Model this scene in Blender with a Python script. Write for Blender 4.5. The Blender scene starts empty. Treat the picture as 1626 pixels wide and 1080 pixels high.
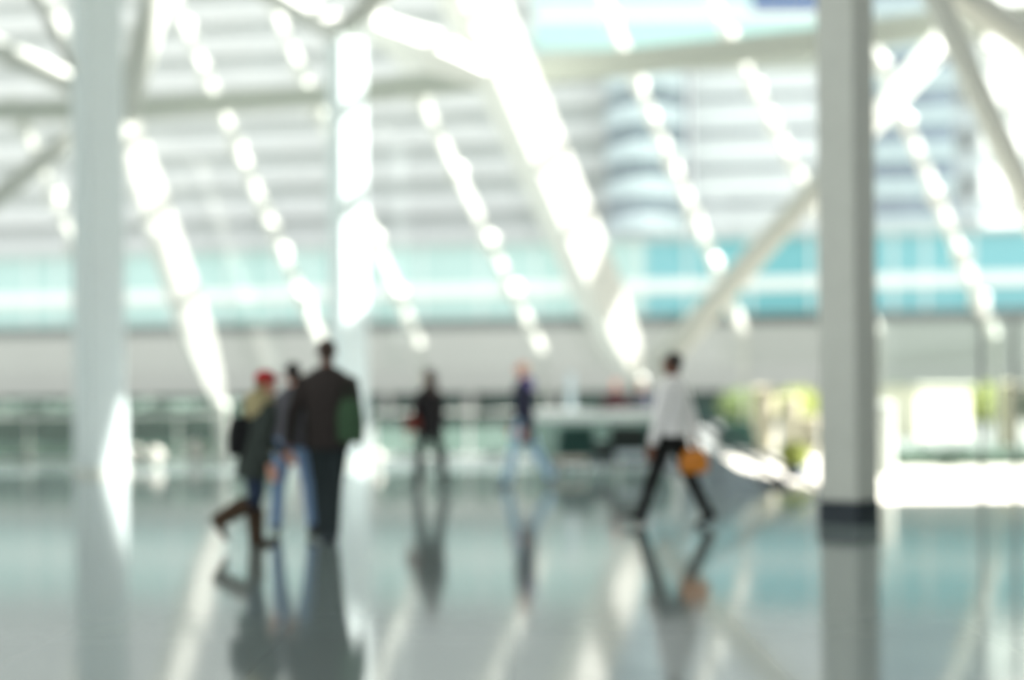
import bpy, bmesh, math, random
from mathutils import Vector, Matrix
R = random.Random(7)
C = bpy.context.scene.collection
sc = bpy.context.scene
F = 2234.0; H0 = 648.0; CZ = 1.18; ROLL = math.radians(0.5)

def at(x, y, Y):
    """point of the hall seen at photo position (x, y), Y metres in front of the camera"""
    dx, dy = x - 813, y - 540
    c, s = math.cos(ROLL), math.sin(ROLL)
    x2, y2 = 813 + dx * c - dy * s, 540 + dx * s + dy * c
    return Vector(((x2 - 813) / F * Y, Y, CZ + (H0 - y2) / F * Y))

# ---------------------------------------------------------------- materials
def lin(c):
    return tuple(((v / 255) / 12.92 if v / 255 <= .04045 else ((v / 255 + .055) / 1.055) ** 2.4) for v in c) + (1,)
MATS = {}
def mat(name, rgb, rough=.6, metal=0, ior=1.45, noise=.06, scale=6, bump=0.0, coat=0):
    if name in MATS: return MATS[name]
    m = bpy.data.materials.new(name); m.use_nodes = True
    n = m.node_tree; b = n.nodes['Principled BSDF']
    c = lin(rgb)
    tc = n.nodes.new('ShaderNodeTexCoord'); nz = n.nodes.new('ShaderNodeTexNoise')
    nz.inputs['Scale'].default_value = scale; nz.inputs['Detail'].default_value = 3
    n.links.new(tc.outputs['Object'], nz.inputs['Vector'])
    mx = n.nodes.new('ShaderNodeMix'); mx.data_type = 'RGBA'
    mx.inputs[6].default_value = tuple(v * (1 - noise) for v in c[:3]) + (1,)
    mx.inputs[7].default_value = tuple(min(1, v * (1 + noise)) for v in c[:3]) + (1,)
    n.links.new(nz.outputs['Fac'], mx.inputs[0]); n.links.new(mx.outputs[2], b.inputs['Base Color'])
    b.inputs['Roughness'].default_value = rough; b.inputs['Metallic'].default_value = metal
    b.inputs['IOR'].default_value = ior; b.inputs['Coat Weight'].default_value = coat
    if bump:
        bp = n.nodes.new('ShaderNodeBump'); bp.inputs['Strength'].default_value = bump
        n.links.new(nz.outputs['Fac'], bp.inputs['Height']); n.links.new(bp.outputs['Normal'], b.inputs['Normal'])
    MATS[name] = m
    return m
def glass(name, rgb, refl=.06):
    if name in MATS: return MATS[name]
    m = bpy.data.materials.new(name); m.use_nodes = True
    n = m.node_tree; n.nodes.clear()
    o = n.nodes.new('ShaderNodeOutputMaterial'); t = n.nodes.new('ShaderNodeBsdfTransparent')
    g = n.nodes.new('ShaderNodeBsdfGlossy'); mx = n.nodes.new('ShaderNodeMixShader')
    t.inputs['Color'].default_value = lin(rgb); g.inputs['Roughness'].default_value = .03
    mx.inputs[0].default_value = refl
    n.links.new(t.outputs[0], mx.inputs[1]); n.links.new(g.outputs[0], mx.inputs[2]); n.links.new(mx.outputs[0], o.inputs[0])
    MATS[name] = m
    return m
STEEL = mat('white_painted_steel', (212, 213, 206), .45)
STEELG = mat('grey_painted_steel', (180, 183, 175), .5)
COLG = mat('grey_column_paint', (208, 212, 204), .55)
COLB = mat('pale_blue_grey_column_paint', (208, 219, 219), .5)
PLINTH = mat('dark_plinth_metal', (44, 54, 62), .4)

# ---------------------------------------------------------------- mesh builder
class MB:
    def __init__(s): s.bm = bmesh.new()
    def hull(s, pts):
        vs = [s.bm.verts.new(p) for p in pts]; bmesh.ops.convex_hull(s.bm, input=vs); return s
    def box(s, a, b):
        (x0, y0, z0), (x1, y1, z1) = a, b
        vs = [s.bm.verts.new((x, y, z)) for x in (x0, x1) for y in (y0, y1) for z in (z0, z1)]
        for f in ((0, 1, 3, 2), (4, 6, 7, 5), (0, 4, 5, 1), (2, 3, 7, 6), (0, 2, 6, 4), (1, 5, 7, 3)):
            s.bm.faces.new([vs[i] for i in f])
        return s
    def loft(s, rings):
        rs = [[s.bm.verts.new(p) for p in r] for r in rings]
        n = len(rs[0])
        for a, b in zip(rs, rs[1:]):
            for i in range(n):
                s.bm.faces.new((a[i], a[(i + 1) % n], b[(i + 1) % n], b[i]))
        s.bm.faces.new(list(reversed(rs[0]))); s.bm.faces.new(rs[-1])
        return s
    def bar(s, p, q, w0, w1=None, n=4, twist=45, flat=1.0, mids=()):
        """prismatic member from p to q; n sides, circumradius w/2; twist 45 puts an edge of a square bar to the front"""
        w1 = w0 if w1 is None else w1
        p, q = Vector(p), Vector(q); d = (q - p).normalized()
        u = Vector((0, 1, 0)); u = (u - d * u.dot(d))
        u = u.normalized() if u.length > .05 else Vector((1, 0, 0))
        v = d.cross(u)
        rings = []
        for t, w in [(0, w0)] + list(mids) + [(1, w1)]:
            c = p.lerp(q, t)
            rings.append([c + (u * math.cos(a) * flat + v * math.sin(a)) * w / 2
                          for a in [math.radians(twist - 45) + 2 * math.pi * i / n for i in range(n)]])
        return s.loft(rings)
    def tube(s, pts, rads, n=10, up=None):
        """polyline tube with per-point (rx, ry)"""
        pts = [Vector(p) for p in pts]; rings = []
        for i, p in enumerate(pts):
            a = pts[max(0, i - 1)]; b = pts[min(len(pts) - 1, i + 1)]
            d = (b - a).normalized()
            w = Vector(up) if up is not None else (Vector((1, 0, 0)) if abs(d.x) < .8 else Vector((0, 1, 0)))
            w = (w - d * w.dot(d)).normalized(); v = d.cross(w)
            r = rads[i]; rx, ry = r if isinstance(r, tuple) else (r, r)
            rings.append([p + w * math.cos(t) * rx + v * math.sin(t) * ry for t in [2 * math.pi * k / n for k in range(n)]])
        return s.loft(rings)
    def ell(s, c, r, rot=None, seg=16):
        M = Matrix.Translation(Vector(c)) @ (rot.to_4x4() if rot is not None else Matrix.Identity(4)) @ Matrix.Diagonal((r[0], r[1], r[2], 1))
        bmesh.ops.create_uvsphere(s.bm, u_segments=seg, v_segments=max(6, seg // 2), radius=1, matrix=M); return s
    def lathe(s, prof, c=(0, 0, 0), n=24):
        c = Vector(c)
        return s.loft([[c + Vector((r * math.cos(2 * math.pi * k / n), r * math.sin(2 * math.pi * k / n), z)) for k in range(n)] for r, z in prof])
    def mesh(s, name):
        bmesh.ops.recalc_face_normals(s.bm, faces=s.bm.faces)
        me = bpy.data.meshes.new(name); s.bm.to_mesh(me); s.bm.free(); return me
    def build(s, name, m, parent=None, smooth=False, bevel=0, origin=None):
        if origin is not None:
            bmesh.ops.translate(s.bm, verts=s.bm.verts, vec=-Vector(origin))
        me = s.mesh(name); me.materials.append(m)
        o = bpy.data.objects.new(name, me); C.objects.link(o)
        if origin is not None: o.location = origin
        if parent is not None: o.parent = parent
        if smooth: me.polygons.foreach_set('use_smooth', [True] * len(me.polygons))
        if bevel:
            b = o.modifiers.new('bevel', 'BEVEL'); b.width = bevel; b.segments = 2; b.limit_method = 'ANGLE'
        return o
def thing(name, label, cat, loc=(0, 0, 0), rz=0, group=None):
    o = bpy.data.objects.new(name, None); C.objects.link(o); o.location = loc; o.rotation_euler = (0, 0, rz)
    o['label'] = label; o['category'] = cat
    if group: o['group'] = group
    return o
def tag(o, label, cat, group=None):
    o['label'] = label; o['category'] = cat
    if group: o['group'] = group
    return o
def struct(o): o['kind'] = 'structure'; return o
def slab(name, poly, z0, z1, m):
    b = MB(); vs0 = [b.bm.verts.new((x, y, z0)) for x, y in poly]; vs1 = [b.bm.verts.new((x, y, z1)) for x, y in poly]
    b.bm.faces.new(vs1); b.bm.faces.new(list(reversed(vs0))); n = len(poly)
    for i in range(n): b.bm.faces.new((vs0[i], vs0[(i + 1) % n], vs1[(i + 1) % n], vs1[i]))
    return b.build(name, m)

# ---------------------------------------------------------------- setting: floor, terrace, plaza, roof
fm = mat('polished_stone_floor', (138, 150, 150), .08, ior=3.7, noise=.05, scale=.35)
nt = fm.node_tree; br = nt.nodes.new('ShaderNodeTexBrick'); tcn = nt.nodes.new('ShaderNodeTexCoord')
br.offset = 0; br.inputs['Scale'].default_value = 1; br.inputs['Brick Width'].default_value = 1.2; br.inputs['Row Height'].default_value = 1.2
br.inputs['Mortar Size'].default_value = .006
br.inputs['Color1'].default_value = (1, 1, 1, 1); br.inputs['Color2'].default_value = (.95, .96, .96, 1); br.inputs['Mortar'].default_value = (.85, .87, .87, 1)
nt.links.new(tcn.outputs['Object'], br.inputs['Vector'])
mu = nt.nodes.new('ShaderNodeMix'); mu.data_type = 'RGBA'; mu.blend_type = 'MULTIPLY'; mu.inputs[0].default_value = 1
bs = nt.nodes['Principled BSDF']; src = bs.inputs['Base Color'].links[0].from_socket
nt.links.new(src, mu.inputs[6]); nt.links.new(br.outputs['Color'], mu.inputs[7]); nt.links.new(mu.outputs[2], bs.inputs['Base Color'])

struct(slab('floor', [(-30, -12), (30, -12), (30, 17), (4.35, 17), (4.35, 19.2), (2.8, 19.2), (2.8, 33.5), (-30, 33.5)], -.3, 0, fm))
struct(slab('terrace_floor', [(4.35, 17.02), (30, 17.02), (30, 33.5), (4.37, 33.5)], -.3, -.02, mat('pale_sunlit_paving', (205, 200, 190), .8, scale=2)))
struct(slab('terrace_floor', [(2.82, 22.5), (4.35, 22.5), (4.35, 33.5), (2.82, 33.5)], -.3, -.02, mat('shade_dark_paving', (50, 58, 62), .8)))  # shade on this terrace strip is put into a darker paving colour
struct(slab('plaza_ground', [(-140, 33.5), (140, 33.5), (140, 180), (-140, 180)], -.4, -.05, mat('grey_plaza_paving', (112, 115, 112), .9, noise=.15, scale=.5)))
struct(slab('stairwell_floor', [(2.7, 19.2), (9, 19.2), (9, 22.5), (2.7, 22.5)], -3.3, -3.1, mat('dark_stairwell_stone', (70, 84, 86), .6)))

ROOFM = mat('white_ceiling_panels', (225, 228, 222), .8)
struct(slab('ceiling', [(-45, -14), (42, -14), (42, 19.4), (18.9, 19.4), (18.9, 28.5), (-45, 28.5)], 14, 14.4, ROOFM))  # unseen roof; edge and notch shaped to steer sun onto column and terrace
struct(slab('ceiling', [(24.5, 19.42), (42, 19.42), (42, 28.5), (24.5, 28.5)], 14, 14.4, ROOFM))  # unseen slab, added to cut the sunlit part of the terrace short
# unseen roof bars over the facade, added to break the sun into dapples
def dapple_bars(name, y0, y1, w0, w1, g0, g1, extra=()):
    sk = MB(); x = -30.0
    while x < 42:
        w = R.uniform(w0, w1)
        if not 4.5 < x < 7.2: sk.box((x, y0, 14), (x + w, y1, 14.25))
        x += w + R.uniform(g0, g1)
    for a, b in extra: sk.box(a, b)
    struct(sk.build(name, ROOFM))
dapple_bars('dapple_bars_sparse', 28.52, 35, .08, .12, 2.0, 2.8, [((5.66, 28.52, 14), (5.84, 31, 14.25)), ((8.3, 31.1, 14.02), (11.3, 32.4, 14.2))])  # sparse bars; extra bar and opaque panel added to shade parts of two columns
dapple_bars('dapple_bars_dense', 35.05, 43, .16, .34, .75, 1.1)  # denser bars, added to dapple the sun on the glazing posts
struct(MB().box((13, -14, 0), (13.4, 16.5, 14)).box((13, 16.5, 0), (13.4, 33, 2.9)).build('shade_wall_right', mat('dark_grey_shade_wall', (72, 78, 72), .8)))  # unseen wall, added to darken right column faces; low end lets sun pass

struct(MB().box((-24.4, 15, 0), (-24, 33, 14)).build('shade_wall_left', mat('grey_shade_wall', (120, 126, 120), .8)))  # unseen wall, added to keep the columns' left faces darker

# ---------------------------------------------------------------- columns
def column(label, px, Y, side, h, m, twist, plinth=.2, name='steel_column', top=None, rz=0, pm=None):
    p = at(px, 700, Y); p.z = 0
    t = thing(name, label, 'column', p)
    t.rotation_euler = (0, 0, math.radians(rz))
    s = side / 2
    MB().box((-s, -s, plinth), (s, s, h)).build('shaft', m, t, bevel=.02)
    MB().box((-s - .012, -s - .012, 0), (s + .012, s + .012, plinth)).build('plinth', pm or PLINTH, t)
    return t
column('nearest square grey column with a dark base at the right of the hall', 1348, 14.15, .42, 13.95, COLG, 45, .22, rz=46)
column('thick pale blue-grey column at the far left, sunlit low on one side', 160, 26.4, .72, 13.95, COLB, 45, .12, rz=42, pm=COLG)
column('slim pale column with blown-out sunlight, behind the man in the dark jacket', 555, 29.6, .60, 8.9, COLB, 45, .12, rz=38, pm=COLG)

# ---------------------------------------------------------------- steel structure of the facade
def member(name, label, pts, w, m=STEEL, n=4, w1=None, group=None, mids=(), twist=45, cat='beam', feet=0):
    P = [at(*p) for p in pts]
    t = thing(name, label, cat, P[-1], group=group)
    b = MB().bar(P[0] - P[-1], P[-1] - P[-1], w, w1, n=n, twist=twist, mids=mids)
    b.build('shaft', m, t, smooth=(n > 8))
    return t, P
t, P = member('inclined_strut', 'widest sunlit white strut leaning down to the right in mid hall', [(716, -80, 32), (1014, 607, 32)], 1.50, w1=.22, twist=66, mids=((.2, 1.5), (.8, 1.2), (.93, .85)), cat='strut')
pA = P[-1]
MB().box((-.13, -.16, -pA.z), (.13, .16, .05)).build('pedestal', STEELG, t)
MB().ell((0, -.0, .02), (.2, .2, .2)).build('pin_joint', STEELG, t, smooth=True)
t, P = member('inclined_strut', 'sunlit white strut leaning down beside the thick left column', [(192, 170, 31.9), (352, 648, 31.9)], .62, w1=.2, twist=66, mids=((.25, .86), (.75, .9), (.92, .55)), cat='strut')
pB = P[-1]
MB().box((-.12, -.15, -pB.z), (.12, .15, .04)).build('pedestal', STEELG, t)
MB().ell((0, 0, .02), (.18, .18, .18)).build('pin_joint', STEELG, t, smooth=True)

# long transverse beam, farther away to the left
bp = [at(-60, 176, 34.5), at(195, 176, 34.4), at(540, 150, 34.2), at(820, 118, 33.9), at(1290, 68, 32.9), at(1480, 40, 32.3), at(1700, 25, 31.7)]
bb = MB()
bm_pts = bp
rings = []
for i, p in enumerate(bp):
    hh = .24 if i < 3 else .30
    rings.append([p + Vector((0, sy * .18, sz * hh)) for sy, sz in ((-1, -1), (1, -1), (1, 1), (-1, 1))])
bb.loft(rings)
tag(bb.build('transverse_beam', mat('beam_grey_paint', (162, 167, 157), .5), origin=bp[3]), 'long grey beam running across the whole facade near the top', 'beam')

member('diagonal_brace', 'round pale tube rising to the right from the foot of the widest strut', [(1520, 40, 31.3), (1040, 590, 31.55)], .56, STEELG, n=20, cat='brace')
member('diagonal_brace', 'grey tube descending to the right edge of the picture, right of the near column', [(1146, -766, 20), (1838, 780, 20)], .36, COLG, n=20, cat='brace')
member('diagonal_brace', 'stubby dark grey beam at the top right corner', [(575, -665, 21), (1700, 110, 21)], .46, COLG, n=20, cat='brace')
member('diagonal_brace', 'grey tube rising from the left edge to the thick left column', [(200, 150, 31), (-60, 358, 31)], .44, STEELG, n=20, cat='brace')
member('diagonal_brace', 'beige-grey brace rising steeply right beside the thick left column', [(262, -60, 30), (196, 190, 31)], .62, STEELG, n=20, cat='brace')
member('diagonal_brace', 'pale brace sloping down to the thick left column in the top left corner', [(-60, 50, 31), (150, 150, 31)], .5, STEELG, n=20, cat='brace')
member('diagonal_brace', 'thin dark-sided rod in the top left corner', [(-213, -528, 24), (118, 110, 24)], .17, COLG, n=16, cat='brace')
member('branch_beam', 'short branch rising to the right from the top of the slim column', [(660, -70, 29.6), (546, 52, 29.6)], .5, STEELG, n=20, cat='beam')
member('branch_beam', 'sunlit branch rising to the left from the top of the slim column', [(380, -45, 29.6), (540, 50, 29.6)], .6, STEEL, cat='beam')
member('branch_beam', 'sunlit white branch joining the widest strut near the top', [(590, 42, 30.5), (770, 118, 31.3)], .6, STEEL, cat='beam', mids=((.5, .95),))
GM = 'slanted glazing posts with fittings'
mull = [((255, -50), (512, 545), 'slanted thin glazing post right of the sunlit strut by the thick left column'),
        ((430, 0), (668, 550), 'slanted thin glazing post passing behind the slim sunlit column'),
        ((585, -20), (862, 560), 'slanted thin glazing post midway between slim column and widest strut'),
        ((935, -55), (1182, 530), 'first slanted glazing post right of the widest strut'),
        ((1105, -50), (1395, 530), 'slanted glazing post running down behind the near grey column'),
        ((1345, -30), (1580, 535), 'slanted glazing post just right of the near grey column'),
        ((1545, 20), (1750, 480), 'slanted glazing post at the right edge of the picture'),
        ((58, -50), (170, 205), 'short slanted glazing post in the top left corner'),
        ((18, 150), (160, 490), 'slanted glazing post left of the thick left column')]
for k, (a, b, lab) in enumerate(mull):
    Yk = 35.0
    A_, B_ = at(*a, Yk), at(*b, Yk)
    t = thing('glazing_post', lab, 'window post', B_, group=None)
    MB().bar(A_ - B_, Vector((0, 0, 0)), .28, .28, twist=62).build('post', STEEL, t)
    MB().box((-.045, -.045, -B_.z - .05), (.045, .045, .05)).build('support_post', STEELG, t)
    n = int((A_ - B_).length / .78)
    d = (A_ - B_)
    for i in range(1, n):
        c = d * ((i + .35 * math.sin(i * 2.3 + k)) / n)
        u = d.normalized(); v = Vector((u.z, 0, -u.x))
        r = .15 + .06 * math.sin(i * 3.1 + k)
        MB().bar(c - u * .17, c + u * .17, r * 2.1, r * 1.5, mids=((.5, r * 2.6),)).build('fitting', STEEL, t)
# glass of the facade
gl = MB(); gl.box((-28, 35.42, 2.2), (28, 35.44, 13.9))
o = gl.build('window_2', glass('clear_facade_glass', (253, 254, 253), .03)); struct(o)

# ---------------------------------------------------------------- glass guardrail at floor edge
def guardrail(label, x0, x1, Y, n):
    t = thing('glass_guardrail', label, 'guardrail', (x0, Y, 0))
    w = (x1 - x0) / n
    for i in range(n):
        MB().box((i * w + .05, -.01, .12), ((i + 1) * w - .05, .01, 1.0)).build('glass_panel', glass('green_rail_glass', (196, 212, 205), .05), t)
    for i in range(n + 1):
        MB().box((i * w - .02, -.03, 0), (i * w + .02, .03, 1.06)).build('post', STEELG, t)
    MB().bar((0, 0, 1.09), (x1 - x0, 0, 1.09), .07, n=12).build('handrail', STEEL, t)
guardrail('green glass guardrail at the floor edge left of the walking group', -13.5, -6.6, 32.6, 6)
guardrail('green glass guardrail at the floor edge in mid hall behind the dark-haired woman', -3.2, 2.3, 32.6, 5)

# low white wall and hedge outside on the left
tag(MB().box((-17, 34.2, -.05), (-6.5, 34.8, .38)).build('low_wall', mat('white_concrete', (208, 216, 208), .7), bevel=.03), 'low pale wall outside the glass at the left', 'wall')

def foliage(name, c, r, n, m, parent=None, size=.12, seed=1, box=False):
    rr = random.Random(seed); b = MB()
    for i in range(n):
        if box:
            p = Vector([rr.uniform(-1, 1) * r[k] for k in range(3)])
            ax = rr.randrange(3)
            if rr.random() < .75 and ax != 2: p[1] = -r[1] * rr.uniform(.8, 1.1)
            elif rr.random() < .6: p[2] = r[2] * rr.uniform(.8, 1.1)
        else:
            d = Vector((rr.gauss(0, 1), rr.gauss(0, 1), rr.gauss(0, 1))).normalized() * (rr.random() ** .4)
            p = Vector([d[k] * r[k] for k in range(3)])
        p += Vector(c)
        u = Vector((rr.gauss(0, 1), rr.gauss(0, 1), rr.gauss(0, 1))).normalized(); v = u.orthogonal().normalized()
        w = u.cross(v); s = size * rr.uniform(.6, 1.4)
        vs = [b.bm.verts.new(p + q) for q in (u * s, v * s * .5 + w * s * .12, -u * s, -v * s * .5 + w * s * .12)]
        b.bm.faces.new(vs[:3]); b.bm.faces.new((vs[0], vs[2], vs[3]))
    me = bpy.data.meshes.new(name); b.bm.to_mesh(me); b.bm.free(); me.materials.append(m)
    o = bpy.data.objects.new(name, me); C.objects.link(o)
    if parent is not None: o.parent = parent
    return o
TEAL = mat('dark_teal_leaves', (112, 132, 122), .7, noise=.25, scale=3)
LIME = mat('yellow_green_leaves', (160, 170, 84), .6, noise=.25, scale=4)
OLIVE = mat('olive_leaves', (110, 130, 72), .7, noise=.25, scale=4)
BARK = mat('brown_bark', (92, 78, 62), .9)
def hedge(label, x0, x1, Y, dy, h, seed, m=TEAL, z=-.05):
    t = thing('hedge', label, 'hedge', ((x0 + x1) / 2, Y, z))
    w = (x1 - x0) / 2
    MB().box((-w, -dy / 2, 0), (w, dy / 2, h - .08)).build('branch_mass', m, t)
    foliage('foliage', (0, 0, h / 2), (w, dy / 2, h / 2), int(w * h * 700), m, t, .09, seed, True)
hedge('long dark green hedge outside at the left, behind the low pale wall', -20, -6.6, 41, 1.0, 1.42, 3)
hedge('low dark hedge beyond the sunlit terrace at the right', 7.2, 11.2, 27.5, .6, .34, 5, z=-.02)

def shrub(label, px, Y, w, h, m, seed, z=-.05):
    p = at(px, 650, Y); p.z = z
    t = thing('shrub', label, 'shrub', p)
    b = MB()
    for k in range(5):
        a = k * 1.26
        b.tube([(0, 0, 0), (.05 * math.cos(a), .05 * math.sin(a), h * .3), (w * .35 * math.cos(a), w * .35 * math.sin(a), h * .75)], [.04, .03, .012], 8)
    b.build('stem', BARK, t)
    foliage('foliage', (0, 0, h * .62), (w / 2, w / 2, h * .4), 900, m, t, .11, seed)
shrub('yellow-green shrub outside, in front of the right end of the pale fascia', 1568, 58, 2.6, 2.1, LIME, 11)
shrub('olive shrub outside just right of the near grey column', 1422, 60, 2.6, 2.1, OLIVE, 12)
shrub('darker green shrub between the olive shrub and the cream kiosk', 1462, 64, 2.0, 2.1, TEAL, 13)
shrub('lime shrub outside, left of the near grey column', 1268, 60, 2.2, 2.0, LIME, 14)
shrub('small green shrub behind the man in the white shirt', 1178, 62, 2.2, 2.0, OLIVE, 15)

# yellow-green planter near the stair
p = at(1264, 780, 23.2); p.z = -.02
t = thing('potted_plant', 'yellow-green potted plant beside the foot of the near grey column', 'plant', p)
MB().lathe([(.12, 0), (.17, .02), (.2, .2), (.18, .2), (.16, .17)]).build('pot', mat('dark_blue_pot', (70, 84, 110), .5), t, smooth=True)
foliage('foliage', (0, 0, .38), (.26, .26, .2), 260, LIME, t, .09, 21)

# cream kiosk, sunlit
p = at(1500, 650, 52); p.z = -.05
t = thing('kiosk', 'bright cream kiosk outside, blown out by the sun', 'kiosk', p, math.radians(38))
MB().box((-1.6, 0, 0), (1.6, 2.4, 1.85)).build('wall', mat('cream_render', (236, 228, 205), .8), t)
MB().box((-1.75, -.15, 1.85), (1.75, 2.5, 1.97)).build('roof', mat('cream_roof', (200, 200, 186), .7), t)
MB().box((-.4, -.03, .02), (.4, .01, 1.6)).build('door', mat('pale_door', (206, 206, 190), .6), t)

def post(label, px, Y, h, w, m, z=-.05, cap=True):
    p = at(px, 650, Y); p.z = z
    t = thing('bollard', label, 'bollard', p)
    MB().lathe([(w, 0), (w, h * .86), (w * .85, h * .88), (w * .85, h * .92)], n=20).build('post', m, t, smooth=False)
    MB().lathe([(w * 1.15, h * .92), (w * 1.15, h * .97), (w * .7, h), (w * .05, h * 1.01)], n=20).build('cap', m, t, smooth=False)
CREAM = mat('cream_stone', (190, 182, 158), .7)
WHT = mat('bright_white_paint', (196, 198, 196), .5)
post('tall pale bollard right beside the near grey column, outside', 1404, 24, 1.25, .17, WHT, -.02)
post('tall cream bollard near the right edge, under the fascia', 1603, 40, 1.85, .26, CREAM)
post('tall cream bollard behind the orange bag', 1214, 38, 1.75, .30, CREAM)
post('cream bollard halfway between the man in white and the near column', 1255, 42, 1.5, .3, CREAM)
post('cream bollard in shrubs left of the near column', 1283, 36, .95, .28, CREAM)
# round white planters / globes
def bowl(label, px, py, Y, r, m=mat('soft_white_globe', (168, 166, 158), .4), z=0.0):
    p = at(px, py, Y); p.z = z
    t = thing('globe_lamp', label, 'lamp', p)
    MB().lathe([(r * .5, 0), (r * .5, .04), (r * .3, .05)], n=20).build('base', STEELG, t)
    MB().ell((0, 0, .04 + r), (r, r, r)).build('globe', m, t, smooth=True)
bowl('white floor globe in sun between the dark-jacketed man and the woman in black', 598, 745, 28.6, .16)
bowl('white floor globe nearest to the thick left column', 196, 745, 30, .15)
bowl('white floor globe, second to the right of the thick left column', 247, 745, 30, .19)
bowl('white globe at the far left behind the glass rail', 45, 712, 33.2, .21, z=0)
bowl('white globe under the foot of the left sunlit strut', 312, 712, 32.0, .24)
bowl('white globe between the thick left column and its sunlit strut, by the rail', 217, 712, 32.0, .18)

# ---------------------------------------------------------------- glass screen on the right
t = thing('glass_screen', 'glass screen with thin dark posts at the edge of the sunlit terrace', 'glass screen', (4.35, 17.0, 0))
xs = [.05, 1.32, 1.72, 3.2]
for x in xs: MB().box((x - .018, -.03, 0), (x + .018, .03, 2.2)).build('post', mat('dark_green_grey_metal', (110, 122, 118), .5), t)
for a, b in zip(xs, xs[1:]): MB().box((a + .04, -.008, .06), (b - .04, .008, 2.2)).build('glass_panel', glass('screen_glass', (248, 252, 250), .02), t)

# ---------------------------------------------------------------- stair going down to the right
t = thing('staircase', 'stair going down to the right between the man in white and the near column', 'staircase', (2.82, 19.4, 0))
b = MB()
for i in range(14): b.box((.05 + i * .27, 0.1, -.17 * (i + 1) - .17), (.05 + (i + 1) * .27 + .02, 2.9, -.17 * (i + 1)))
b.build('steps', mat('grey_stair_stone', (140, 150, 150), .6), t)
for yy in (0.0, 2.95):
    MB().hull([(-.15, yy, .62), (-.15, yy + .03, .62), (-.15, yy, .12), (-.15, yy + .03, .12), (1.55, yy, -.55), (1.55, yy + .03, -.55), (1.55, yy, -1.1), (1.55, yy + .03, -1.1)]).build('side_panel', mat('pale_blue_panel', (150, 164, 170), .35), t)
    hr = MB().tube([(-.55, yy + .015, .95), (-.15, yy + .015, .95), (1.5, yy + .015, .0), (3.4, yy + .015, -1.15)], [.035] * 4, 12)
    hr.build('handrail', mat('dark_handrail', (60, 72, 78), .4), t)
for x in (-.5, .0, .6, 1.2):
    MB().box((x - .015, 0, -.1 - max(0, x) * .6 + (.1 if x < 0.05 else 0)), (x + .015, .03, .95 - max(0, x + .1) * .57)).build('baluster', STEELG, t)

# ---------------------------------------------------------------- counter, chairs and table in mid hall
p = at(952, 700, 29.5)
t = thing('service_counter', 'long pale service counter behind the chairs in mid hall', 'counter', (p.x, 29.5, 0))
MB().box((-1.35, -.42, .9), (1.55, .42, 1.12)).build('countertop', mat('white_counter_top', (184, 190, 188), .4), t, bevel=.02)
for k in range(4):
    MB().box((-1.25 + k * .7, -.32, .1), (-1.25 + k * .7 + .66, .3, .9)).build('front_panel', mat('grey_green_counter_panel', (112, 134, 126), .35), t)
MB().box((-1.2, -.26, 0), (1.4, .3, .1)).build('toe_kick', PLINTH, t)
MB().box((-.66, -.1, 1.12), (-.5, .06, 1.9)).build('sign_post', mat('pale_blue_sign', (200, 214, 220), .5), t)
def lounge_chair(label, px, Y, rz, m):
    p = at(px, 700, Y); p.z = 0
    t = thing('lounge_chair', label, 'chair', p, rz)
    MB().box((-.34, -.32, .26), (.34, .3, .42)).build('seat', m, t, bevel=.05)
    MB().hull([(-.36, .26, .3), (.36, .26, .3), (-.34, .36, .3), (.34, .36, .3), (-.33, .36, .84), (.33, .36, .84), (-.33, .44, .82), (.33, .44, .82)]).build('backrest', m, t, bevel=.03)
    for s in (-1, 1):
        MB().box((s * .36 - .05, -.3, .3), (s * .36 + .05, .32, .58)).build('armrest', m, t, bevel=.03)
        for q in (-1, 1): MB().bar((s * .3, q * .26, .28), (s * .34, q * .3, 0), .05, .03, n=10).build('leg', PLINTH, t)
DT = mat('dark_teal_upholstery', (26, 62, 56), .8); DK = mat('black_green_upholstery', (24, 36, 34), .8)
lounge_chair('dark teal lounge chair left of the pale low table', 926, 26.6, math.radians(160), DT)
lounge_chair('black-green lounge chair just left of the man in the white shirt', 984, 25.7, math.radians(200), DK)
lounge_chair('dark teal lounge chair right behind the man in the white shirt', 1036, 27.2, math.radians(170), DT)
lounge_chair('green lounge chair beyond the stair, in shade', 1170, 30.8, math.radians(175), DT)
p = at(1012, 700, 24.6)
t = thing('low_table', 'pale blue-grey low table beside the black-green lounge chair', 'table', (p.x, 24.6, 0))
MB().box((-.36, -.28, .27), (.36, .28, .40)).build('tabletop', mat('pale_blue_laminate', (186, 200, 206), .4), t, bevel=.015)
for sx in (-1, 1):
    for sy in (-1, 1): MB().bar((sx * .3, sy * .22, .27), (sx * .32, sy * .24, 0), .05, n=10).build('leg', STEELG, t)
p = at(900, 700, 27)
t = thing('low_table', 'beige low table left of the teal chair near the striding man', 'table', (p.x, 25.2, 0))
MB().box((-.3, -.25, .2), (.3, .25, .28)).build('tabletop', mat('beige_laminate', (196, 184, 172), .5), t, bevel=.015)
for sx in (-1, 1):
    for sy in (-1, 1): MB().bar((sx * .24, sy * .2, .2), (sx * .26, sy * .22, 0), .05, n=10).build('leg', STEELG, t)

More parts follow.
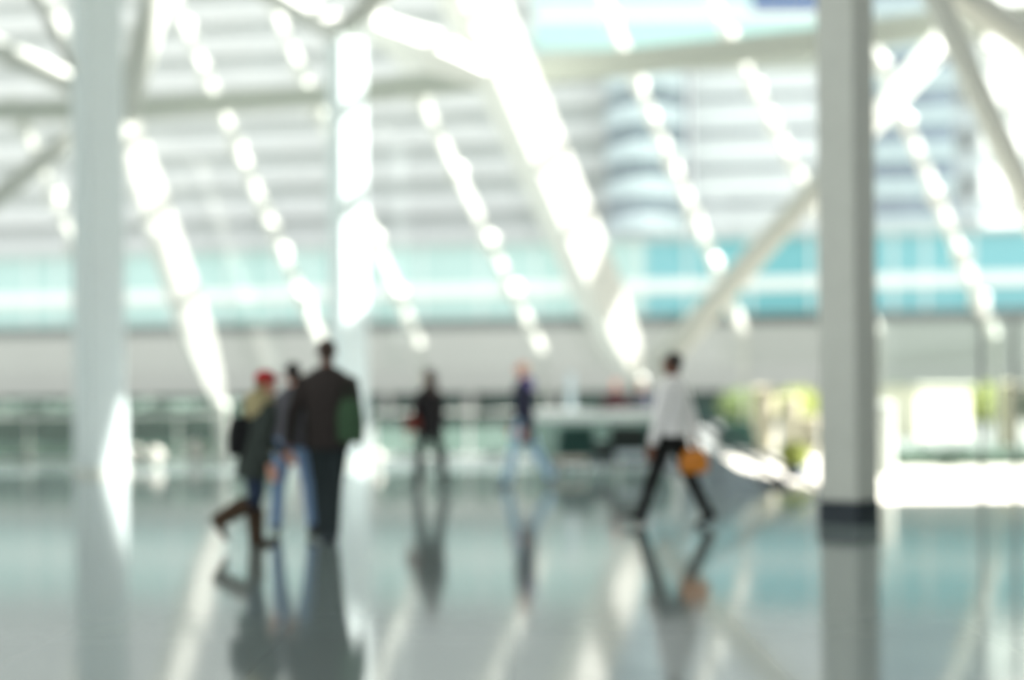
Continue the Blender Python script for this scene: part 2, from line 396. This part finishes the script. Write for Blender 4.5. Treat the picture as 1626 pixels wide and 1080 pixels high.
# ---------------------------------------------------------------- buildings across the plaza
def wallY(px):                                    # the podium runs obliquely, nearer at the right
    return 110 - (px - 60) / 1440 * 11
P0 = Vector((at(-260, 648, wallY(-260)).x, wallY(-260), 0)); P1_ = Vector((at(1900, 648, wallY(1900)).x, wallY(1900), 0))
U = (P1_ - P0).normalized(); N = Vector((U.y, -U.x, 0)); LEN = (P1_ - P0).length
ang = math.atan2(U.y, U.x)
def s_of(px):
    Y = wallY(px); return (Vector((at(px, 648, Y).x, Y, 0)) - P0).dot(U)
pod = thing('podium_building', 'long low building across the plaza with turquoise glazing over a pale fascia', 'building', P0, ang)
def pbox(name, s0, s1, z0, z1, out, m, depth=.5, parent=pod):
    return MB().box((s0, -out, z0), (s1, depth, z1)).build(name, m, parent)
FASC = mat('pale_grey_green_fascia', (176, 176, 169), .8, scale=.15)
pbox('fascia', 0, LEN, 2.3, 6.95, 1.5, FASC, 5)
pbox('shadow_gap', 0, LEN, 6.95, 7.75, 1.0, mat('gap_shade_grey', (96, 102, 97), .8), 5)  # shade below the glazing painted as a dark grey strip
AQL = mat('light_turquoise_glazing', (182, 212, 206), .35, noise=.1, scale=.12)
AQR = mat('strong_turquoise_glazing', (120, 186, 192), .35, noise=.1, scale=.12)
sm = s_of(1030)
for (a, b, m) in ((0, sm, AQL), (sm, LEN, AQR)):
    pbox('glazing_band', a, b, 7.75, 9.4, .6, m); pbox('glazing_band', a, b, 10.3, 13.1, .6, m)
pbox('white_rail', 0, LEN, 9.4, 10.3, .9, mat('white_band_paint', (244, 246, 240), .6), 5)
pbox('roof_slab', 0, LEN, 13.1, 13.5, 1.0, mat('grey_roof_edge', (188, 194, 190), .7), 5)
k = 0; s = 1.5
while s < LEN:
    MB().box((s, -.75, 7.75), (s + .25, .1, 13.1)).build('mullion', mat('white_mullion', (226, 236, 232), .6), pod); s += 3.3 + 1.2 * math.sin(k); k += 1
pbox('storefront', 0, LEN, -.05, 2.3, -.2, mat('dark_green_storefront_glass', (60, 92, 84), .25, noise=.4, scale=.2), 5)
s = 2.0
while s < LEN:
    MB().box((s, -1.3, -.05), (s + .5, -.2, 2.3)).build('pier', FASC, pod); s += 6.2
def tower(name, label, px0, px1, back, z1, floors, m_sp, m_win, win_h, rz=0, curve=0, seed=0, win2=None):
    kk = (wallY((px0 + px1) / 2) + back) / wallY((px0 + px1) / 2)
    s0, s1 = s_of(813 + (px0 - 813) * kk), s_of(813 + (px1 - 813) * kk)
    base = P0 + U * s0 - N * back
    t = thing(name, label, 'building', (base.x, base.y, -.05), ang + math.radians(rz))
    w = (s1 - s0) / math.cos(math.radians(rz)); z = 0.0; rr = random.Random(seed)
    def ring(out, z0, z1, m, nm):
        if curve:
            ps = []
            for i in range(13):
                q = i / 12; ps.append((w * q, -out - curve * math.sin(math.pi * q)))
            ps += [(w, 8), (0, 8)]
            return slab_local(nm, ps, z0, z1, m, t)
        return MB().box((0, -out, z0), (w, 10, z1)).build(nm, m, t)
    ring(-.45, 0, z1 - .3, m_win, 'window_glass')
    zz = 13.6 - 2.8 * 4
    i = 0
    for f in floors(z1):
        ring(.15, f, f + (2.85 - win_h), m_sp, 'floor_band')
    return t, w
def slab_local(nm, poly, z0, z1, m, parent):
    o = slab(nm, poly, z0, z1, m); o.parent = parent; return o
def fl(z1, step=2.85, z0=0.6):
    z = z0; out = []
    while z < z1 - 1.2: out.append(z); z += step
    return out
tower('office_building', 'long pale office building with horizontal floor bands filling the left background', -250, 932, 14, 46, fl, mat('pale_green_white_cladding', (216, 216, 213), .8), mat('grey_green_window_strip', (184, 188, 185), .4, noise=.2, scale=.1), 1.2)
tower('curved_building', 'building with curved balconies and dark blue windows in the centre right background', 936, 1060, 10, 46, fl, mat('blue_white_balcony', (208, 220, 222), .8), mat('dark_blue_grey_window', (132, 144, 152), .3, noise=.45, scale=.35), 1.5, curve=3)
tower('white_building', 'very white building with thin grey floor lines left of the near grey column', 1063, 1318, 12, 46, fl, mat('brilliant_white_cladding', (214, 216, 216), .8), mat('pale_grey_window_line', (150, 158, 164), .4, noise=.2, scale=.2), .55)
tower('glass_building', 'blue-windowed building just right of the near grey column', 1324, 1480, 12, 46, fl, mat('grey_blue_spandrel', (186, 200, 202), .8), mat('blue_window_glass', (136, 148, 160), .25, noise=.35, scale=.25), 1.7)
tower('sunlit_building', 'blindingly white sunlit building at the right edge', 1486, 1720, 26, 46, lambda z: fl(z, 4.2, 2.5), mat('white_render', (246, 246, 240), .8), mat('white_glazed_strip', (206, 212, 210), .5), .6, rz=32)

# rooftop turquoise canopy bridge seen above the transverse beam
t = thing('sky_bridge', 'turquoise glazed bridge high between the background buildings, top centre', 'bridge', (at(850, 60, 92).x, 92, 24.6))
w = at(1330, 60, 92).x - at(850, 60, 92).x
MB().box((0, 0, -.6), (w, 4, 0)).build('deck', STEELG, t)
MB().box((0, .1, 0), (w, 3.9, 1.9)).build('lower_glazing', mat('bright_turquoise_glass', (186, 222, 216), .3), t)
MB().box((0, -.05, 1.9), (w, 4, 2.4)).build('rail', mat('white_band_paint', (244, 246, 240)), t)
MB().box((0, .1, 2.4), (w * .72, 3.9, 4.2)).build('upper_glazing', mat('pale_turquoise_glass', (200, 224, 222), .3), t)
MB().box((w * .72, .1, 2.4), (w * .97, 3.9, 3.5)).build('blue_panel', mat('deep_blue_panel', (34, 84, 142), .3), t)

# ---------------------------------------------------------------- people
SKIN = {}
def remeshed(mb, name, m, parent, vox, smooth_it=4):
    me = mb.mesh(name + '_raw'); o = bpy.data.objects.new(name + '_raw', me); C.objects.link(o)
    r = o.modifiers.new('r', 'REMESH'); r.mode = 'VOXEL'; r.voxel_size = vox; r.use_smooth_shade = True
    s = o.modifiers.new('s', 'SMOOTH'); s.iterations = smooth_it; s.factor = .5
    dg = bpy.context.evaluated_depsgraph_get(); dg.update()
    me2 = bpy.data.meshes.new_from_object(o.evaluated_get(dg)); me2.name = name
    bpy.data.objects.remove(o); bpy.data.meshes.remove(me)
    me2.materials.clear(); me2.materials.append(m)
    me2.polygons.foreach_set('use_smooth', [True] * len(me2.polygons))
    o2 = bpy.data.objects.new(name, me2); C.objects.link(o2); o2.parent = parent
    return o2
def person(label, px, Y, Ht, face, top, trousers, shoe, hair, skin, legs=((20, 5), (-20, 15)), arms=((-15, 15), (15, 20)),
           lean=0, coat=0.0, hair_len=0.0, abd=(2, 2), arm_abd=(8, 8), build=1.0, cap=None, scarf=None, vest=None, skirt=None, bald=False, boots=None, side_lean=0, roll_feet=True):
    """face: heading in degrees, 0 = walking away from the camera, 90 = to the left; legs = (hip flexion, knee flexion) left, right"""
    rad = math.radians; D = {}
    p = at(px, 700, Y)
    T = thing('person', label, 'person', (p.x, Y, 0), rad(face))
    hw = .052 * Ht; sw = .108 * Ht * build
    def leg(s, a, b, ab):
        hip = Vector((s * hw, 0, 0)); ta = rad(a); sb = rad(a - b)
        kn = hip + Vector((s * math.sin(rad(ab)) * .245 * Ht, math.sin(ta) * .245 * Ht, -math.cos(ta) * .245 * Ht))
        an = kn + Vector((s * math.sin(rad(ab)) * .5 * .24 * Ht, math.sin(sb) * .24 * Ht, -math.cos(sb) * .24 * Ht))
        ft = rad(max(-75, min(15, (a - b) * .9)))
        fd = Vector((0, math.cos(ft), math.sin(ft)))
        return hip, kn, an, fd
    L = [leg(-1, *legs[0], abd[0]), leg(1, *legs[1], abd[1])]
    def lowest(l):
        hip, kn, an, fd = l
        dn = fd.cross(Vector((1, 0, 0))); dn = dn if dn.z < 0 else -dn
        return min((an + dn * .060 + fd * .16).z, (an + dn * .060 - fd * .06).z)
    z0 = -min(lowest(L[0]), lowest(L[1]))
    up = Vector((0, 0, z0))
    L = [(h + up, k + up, a + up, f) for h, k, a, f in L]
    pel = up.copy()
    sp = Vector((math.sin(rad(side_lean)), math.sin(rad(lean)), math.cos(rad(lean)))).normalized()
    waist = pel + sp * .11 * Ht; chest = pel + sp * .22 * Ht; shc = pel + sp * .295 * Ht
    neck = pel + sp * .33 * Ht; hd = pel + sp * .33 * Ht + Vector((0, .015, .075 * Ht + .0))
    X = Vector((1, 0, 0))
    def arm(s, a, b, ab):
        sh = shc + X * s * sw - sp * .040 * Ht; t = rad(a); u = rad(a + b)
        el = sh + Vector((s * math.sin(rad(ab)), math.sin(t), -math.cos(t))).normalized() * .172 * Ht
        wr = el + Vector((s * math.sin(rad(ab)) * .4, math.sin(u), -math.cos(u))).normalized() * .15 * Ht
        return sh, el, wr
    A = [arm(-1, *arms[0], arm_abd[0]), arm(1, *arms[1], arm_abd[1])]
    k = Ht / 1.75
    # ---- body, one continuous surface
    b = MB()
    b.tube([pel - sp * .09, pel, waist, chest, shc, shc + sp * .05], [(.13 * k, .1 * k), (.16 * k, .11 * k), (.135 * k, .095 * k), (.16 * k, .11 * k), (.11 * k, .08 * k), (.06 * k, .055 * k)], 20, up=X)
    b.tube([shc, neck, hd], [.062 * k, .056 * k, .05 * k], 14, up=X)
    b.ell(hd + Vector((0, -.005, .018)), (.074 * k, .094 * k, .095 * k), seg=24)
    b.ell(hd + Vector((0, .025, -.045)), (.055 * k, .062 * k, .062 * k), seg=20)
    b.hull([hd + Vector(v) * k for v in ((-.008, .085, .03), (.008, .085, .03), (-.017, .09, -.02), (.017, .09, -.02), (0, .122, -.014), (0, .08, -.03))])
    b.ell(hd + Vector((0, .086, -.05)), (.026 * k, .012 * k, .010 * k), seg=12)
    for s in (-1, 1): b.ell(hd + Vector((s * .077 * k, -.008, -.005)), (.010 * k, .02 * k, .032 * k), seg=12)
    for (h, kn, an, fd) in L:
        b.tube([h, h.lerp(kn, .35), kn, kn.lerp(an, .3), an], [.085 * k, .08 * k, .055 * k, .056 * k, .038 * k], 14)
        dn = fd.cross(X); dn = dn if dn.z < 0 else -dn
        b.tube([an - fd * .03, an + dn * .03 + fd * .04, an + dn * .045 + fd * .13], [.036, (.04, .03), (.04, .02)], 12, up=X)
    for i, (sh, el, wr) in enumerate(A):
        s = -1 if i == 0 else 1
        b.tube([sh - X * s * .03, sh.lerp(el, .4), el, el.lerp(wr, .35), wr], [.055 * k, .046 * k, .038 * k, .037 * k, .026 * k], 12)
        d = (wr - el).normalized(); fw = Vector((0, 1, 0)); fw = (fw - d * fw.dot(d)).normalized(); sd = d.cross(fw)
        b.tube([wr - d * .01, wr + d * .035, wr + d * .09], [(.026, .018), (.040, .016), (.040, .013)], 12, up=fw)
        inn = -X * s; inn = (inn - d * inn.dot(d)).normalized()
        for q, ln in enumerate((.068, .078, .073, .056)):
            r0 = wr + d * .085 + fw * (.030 - q * .0205)
            b.tube([r0, r0 + d * ln * .45 + inn * .005, r0 + d * ln * .8 + inn * .018, r0 + d * ln * .95 + inn * .032], [.0098, .0092, .0085, .007], 8)
        r0 = wr + d * .03 + fw * .03
        b.tube([r0, r0 + d * .03 + fw * .022 + inn * .01, r0 + d * .06 + fw * .026 + inn * .018], [.0125, .011, .0085], 8)
    remeshed(b, 'body', skin, T, .0075, 2)
    # eyes
    for s in (-1, 1):
        MB().ell(hd + Vector((s * .03 * k, .083 * k, .012 * k)), (.011, .007, .007), seg=10).build('eye', mat('eye_dark', (50, 40, 36), .3), T, smooth=True)
    # ---- trousers
    b = MB(); hips_z = .02 * Ht
    b.tube([pel - sp * .1 * k, pel - sp * .02, pel + sp * .08 * Ht], [(.125 * k, .112 * k), (.178 * k * build ** .5, .128 * k), (.155 * k * build ** .5, .115 * k)], 20, up=X)
    for (h, kn, an, fd) in L:
        en = an + (an - kn).normalized() * .015
        b.tube([h + Vector((0, 0, .04)), h.lerp(kn, .4), kn, kn.lerp(an, .4), en], [.102 * k, .094 * k, .073 * k, .068 * k, .062 * k], 14)
    remeshed(b, 'trousers', trousers, T, .012, 3)
    if skirt is not None:
        MB().tube([pel + sp * .06, pel - sp * .1, pel - sp * .34], [(.18 * k, .14 * k), (.2 * k, .17 * k), (.23 * k, .2 * k)], 24, up=X).build('skirt', skirt, T, smooth=True)
    # ---- shoes
    for (h, kn, an, fd) in L:
        dn = fd.cross(X); dn = dn if dn.z < 0 else -dn
        b = MB(); m = boots or shoe
        b.tube([an + dn * .035 - fd * .065, an + dn * .03 - fd * .03, an + dn * .035 + fd * .05, an + dn * .048 + fd * .12, an + dn * .052 + fd * .185], [(.03, .03), (.045, .045), (.048, .04), (.05, .028), (.03, .018)], 14, up=X)
        b.tube([an + (kn - an).normalized() * (.26 if boots else .03), an, an + dn * .03], [.085 if boots else .05, .07 if boots else .052, .045], 12)
        remeshed(b, 'boot' if boots else 'shoe', m, T, .009, 2)
    # ---- jacket / shirt
    b = MB(); bk = build
    bot = pel - sp * coat
    b.tube([bot, pel + sp * .03 * Ht, waist, chest, shc - sp * .035 * k, shc + sp * .03 * k, shc + sp * .075 * k],
           [(.185 * k * bk, .15 * k), (.19 * k * bk, .145 * k), (.172 * k * bk, .135 * k), (.195 * k * bk, .15 * k), (.185 * k * bk, .13 * k), (.115 * k, .10 * k), (.070 * k, .07 * k)], 22, up=X)
    for i, (sh, el, wr) in enumerate(A):
        s = -1 if i == 0 else 1
        b.tube([shc + X * s * sw * .35, sh, sh.lerp(el, .45), el, el.lerp(wr, .5), wr.lerp(el, .05)], [.070 * k, .076 * k, .068 * k, .058 * k, .052 * k, .044 * k], 14)
    remeshed(b, 'jacket' if coat > .05 else 'shirt', top, T, .012, 4)
    if vest is not None:
        b = MB(); b.tube([bot - sp * .01, pel + sp * .03 * Ht, waist, chest, shc], [(.14 * k, .165 * k), (.15 * k, .16 * k), (.14 * k, .15 * k), (.15 * k, .162 * k), (.12 * k, .13 * k)], 20, up=X)
        bmesh.ops.translate(b.bm, verts=b.bm.verts, vec=(0, .012, 0)); remeshed(b, 'vest', vest, T, .012, 3)
    # ---- hair
    if not bald:
        b = MB(); b.ell(hd + Vector((0, -.022, .035)), (.083 * k, .096 * k, .088 * k), seg=24)
        if hair_len: b.tube([hd + Vector((0, -.03, .06)), hd + Vector((0, -.075, -.03)), hd + Vector((0, -.10, -.10 - hair_len * .5)), hd + Vector((0, -.11, -.08 - hair_len))], [(.07, .06), (.09, .06), (.10, .05), (.06, .03)], 16, up=X)
        else: b.ell(hd + Vector((0, -.055, -.02)), (.062 * k, .045 * k, .06 * k), seg=18)
        remeshed(b, 'hair', hair, T, .011, 3)
    else:
        b = MB(); b.tube([hd + Vector((0, -.03, -.04)), hd + Vector((0, -.02, .03))], [(.084, .09), (.08, .092)], 20, up=X)
        remeshed(b, 'hair', hair, T, .011, 3)
    if cap is not None:
        b = MB(); b.ell(hd + Vector((0, -.01, .055)), (.096 * k, .11 * k, .085 * k), seg=24)
        b.tube([hd + Vector((0, .07, .06)), hd + Vector((0, .165, .045))], [(.075, .01), (.055, .007)], 14, up=X)
        remeshed(b, 'cap', cap, T, .010, 2)
    if scarf is not None:
        b = MB()
        b.tube([shc + sp * .09 + Vector((0, .0, 0)), shc + sp * .02 + Vector((0, -.03, 0)), shc - sp * .07 + Vector((0, -.07, 0)), shc - sp * .13 + Vector((0, -.12, 0))], [(.09, .09), (.16, .14), (.17, .12), (.10, .05)], 18, up=X)
        remeshed(b, 'scarf', scarf, T, .012, 3)
    return T, dict(A=A, L=L, pel=pel, shc=shc, hd=hd, T=T)
def world(T, v):
    return Matrix.Translation(T.location) @ Matrix.Rotation(T.rotation_euler.z, 4, 'Z') @ v
sk_l = mat('light_skin', (214, 160, 138), .55); sk_p = mat('pink_skin', (238, 176, 158), .55); sk_d = mat('brown_skin', (120, 78, 60), .55)
BLK = mat('black_hair', (26, 22, 20), .5); BRN = mat('brown_hair', (58, 40, 30), .5); BLOND = mat('pale_blond_hair', (226, 204, 164), .5)
cloth = lambda n, c: mat(n, c, .9, noise=.12, scale=14)

T1, J1 = person('tall broad man in a dark brown jacket seen from behind, carrying a green bag', 521, 12.55, 1.82, 4, cloth('dark_brown_jacket', (52, 46, 44)), cloth('dark_grey_trousers', (40, 50, 52)), PLINTH, BRN, sk_d,
                legs=((4, 8), (-3, 4)), abd=(-4.4, -4.6), arms=((5, 12), (8, 30)), coat=.13, build=1.08, arm_abd=(20, 9))
T2, J2 = person('woman in a red cap with a khaki scarf, kicking one brown boot back', 405, 12.2, 1.52, -62, cloth('dark_green_grey_coat', (50, 58, 54)), cloth('navy_trousers', (34, 48, 70)), PLINTH, cloth('blond_brown_hair', (120, 96, 64)), sk_l,
                legs=((4, 2), (-2, 60)), arms=((20, 30), (-16, 30)), lean=11, coat=.22, hair_len=.0, cap=cloth('red_cap', (176, 28, 40)), scarf=cloth('khaki_scarf', (164, 154, 116)), boots=cloth('brown_boots', (72, 56, 42)), build=1.2)
T3, J3 = person('dark-haired person in light blue jeans between the red-capped woman and the tall man', 467, 13.3, 1.62, 8, cloth('grey_purple_top', (92, 92, 98)), cloth('light_blue_jeans', (120, 148, 184)), cloth('dark_shoes', (60, 56, 56)), BLK, sk_l,
                legs=((8, 6), (-6, 8)), abd=(8.5, 8.5), arms=((5, 20), (-5, 15)), coat=.04, build=.85, arm_abd=(4, 4))
T4, J4 = person('woman in black with long dark hair, walking in mid hall with a red-brown bag', 683, 20.1, 1.76, 35, cloth('black_coat', (34, 32, 34)), cloth('black_trousers', (40, 46, 46)), PLINTH, BRN, sk_l,
                legs=((12, 3), (-12, 9)), arms=((12, 20), (-5, 14)), coat=.14, hair_len=.3, build=.86, arm_abd=(4, 4))
T5, J5 = person('tall bald-headed man with a pink face striding left in light blue jeans and purple scarf', 833, 21.2, 1.93, 82, cloth('navy_jacket', (42, 44, 66)), cloth('pale_blue_jeans', (176, 210, 234)), cloth('grey_shoes', (120, 130, 140)), BLOND, sk_p,
                legs=((17, 2), (-19, 14)), arms=((-10, 15), (10, 20)), coat=.34, bald=True, scarf=cloth('purple_scarf', (118, 108, 168)), build=1.0)
T6, J6 = person('man in a white shirt and black trousers striding wide, carrying an orange bag', 1068, 13.9, 1.74, 58, cloth('white_shirt', (250, 248, 247)), cloth('black_suit_trousers', (20, 22, 22)), cloth('black_shoes', (20, 20, 22)), BLK, sk_d,
                legs=((21, 2), (-19, 8)), arms=((6, 10), (-16, 12)), lean=-2, coat=.0, build=1.1, arm_abd=(10, 12))
T7, J7 = person('person with an orange-pink face standing behind the counter, left of the two', 979, 30.6, 1.8, 172, cloth('dark_red_top', (84, 52, 56)), cloth('dark_trousers_a', (50, 54, 60)), PLINTH, BLOND, sk_p, legs=((2, 0), (-2, 2)), bald=True)
T8, J8 = person('person with a brown face standing behind the counter, right of the two', 1020, 31.3, 1.76, 185, cloth('dark_blue_top', (60, 64, 78)), cloth('dark_trousers_b', (50, 54, 60)), PLINTH, BRN, sk_l, legs=((2, 0), (-2, 2)))

def bag(name, label, loc, size, m, hm, handle_h, rz=0, soft=.35):
    t = thing(name, label, 'bag', loc, rz)
    w, d, h = size
    b = MB()
    rings = []
    for z, q in ((0, .8), (.12, .97), (.5, 1.0), (.85, .86), (1, .55)):
        rings.append([Vector((w / 2 * q * math.copysign(abs(math.cos(a)) ** soft, math.cos(a)), d / 2 * q * math.copysign(abs(math.sin(a)) ** .6, math.sin(a)), h * z)) for a in [2 * math.pi * k / 24 for k in range(24)]])
    b.loft(rings).build('pouch', m, t, smooth=True)
    for s in (-1, 1):
        MB().tube([(-w * .25, s * d * .2, h * .9), (-w * .18, s * d * .12, h + handle_h * .7), (0, s * d * .05, h + handle_h), (w * .18, s * d * .12, h + handle_h * .7), (w * .25, s * d * .2, h * .9)], [.009] * 5, 8).build('handle', hm, t, smooth=True)
    return t
def hand(J, T, i):
    sh, el, wr = J['A'][i]; return world(T, wr + (wr - el).normalized() * .09)
p = hand(J1, T1, 1)
q = at(558, 703, 12.2); bag('shoulder_bag', 'bulging green bag hanging at the right side of the tall man in dark brown', (q.x, 12.2, q.z), (.23, .2, .38), cloth('green_bag_cloth', (56, 82, 58)), cloth('dark_green_strap', (40, 60, 44)), .14)
q = at(383, 724, 12.15); bag('shoulder_bag', 'black bag slung at the hip of the red-capped woman', (q.x, 12.15, q.z), (.22, .16, .34), cloth('black_bag_cloth', (18, 20, 22)), cloth('black_strap', (18, 20, 22)), .12, math.radians(20))
q = at(655, 684, 19.9); bag('handbag', 'red-brown handbag at the left side of the woman in black', (q.x, 19.9, q.z), (.24, .12, .2), cloth('red_brown_leather', (110, 40, 28)), cloth('red_brown_strap', (90, 34, 26)), .2)
q = at(1103, 751, 13.85); bag('handbag', 'orange handbag carried by the man in the white shirt', (q.x, 13.85, q.z), (.29, .14, .23), mat('orange_leather', (204, 124, 28), .5), mat('orange_strap', (150, 88, 26), .5), .09)

# ---------------------------------------------------------------- light
w = bpy.data.worlds.new('sky'); sc.world = w; w.use_nodes = True
nt = w.node_tree; bg = nt.nodes['Background']
tc = nt.nodes.new('ShaderNodeTexCoord'); sx = nt.nodes.new('ShaderNodeSeparateXYZ'); cr = nt.nodes.new('ShaderNodeValToRGB')
nt.links.new(tc.outputs['Generated'], sx.inputs[0]); nt.links.new(sx.outputs['Z'], cr.inputs[0])
cr.color_ramp.elements[0].position = 0; cr.color_ramp.elements[0].color = (1, 1, .985, 1)
cr.color_ramp.elements[1].position = .8; cr.color_ramp.elements[1].color = (.8, .92, 1, 1)
nt.links.new(cr.outputs[0], bg.inputs[0]); bg.inputs[1].default_value = 1.72
sun = bpy.data.lights.new('sun', 'SUN'); sun.energy = 24; sun.angle = math.radians(.6); sun.color = (1, .98, .93)
so = bpy.data.objects.new('sun', sun); C.objects.link(so)
S = Vector((.72, .12, .69)).normalized()
so.rotation_euler = (-S).to_track_quat('-Z', 'Y').to_euler()

GROUPS = {'glazing_post': 'slanted glazing posts of the facade', 'inclined_strut': 'inclined white struts', 'diagonal_brace': 'round diagonal braces',
          'branch_beam': 'branch beams near the top', 'bollard': 'pale bollards outside', 'globe_lamp': 'white floor globes by the glass', 'lounge_chair': 'dark lounge chairs',
          'shrub': 'shrubs across the plaza', 'steel_column': 'square steel columns', 'low_table': 'low tables by the lounge chairs', 'glass_guardrail': 'glass guardrails at the floor edge'}
for o in list(C.objects):
    g = GROUPS.get(o.name.split('.')[0])
    if g and o.parent is None: o['group'] = g

# ---------------------------------------------------------------- camera
cam = bpy.data.cameras.new('camera'); co = bpy.data.objects.new('camera', cam); C.objects.link(co)
co.location = (0, 0, CZ)
co.rotation_euler = (math.radians(90), -ROLL, 0)
co.rotation_euler = (Matrix.Rotation(math.radians(90), 3, 'X') @ Matrix.Rotation(-ROLL, 3, 'Z')).to_euler()
cam.sensor_width = 36; cam.lens = F / 1626 * 36
cam.shift_y = (H0 - 540) / 1626
cam.clip_end = 600
cam.dof.use_dof = True; cam.dof.focus_distance = 4.8; cam.dof.aperture_fstop = .0495 / .079
sc.camera = co
sc.view_settings.view_transform = 'Standard'; sc.view_settings.look = 'None'; sc.view_settings.gamma = 1
sc.view_settings.use_curve_mapping = False; sc.view_settings.exposure = 0
sc.cycles.use_denoising = True
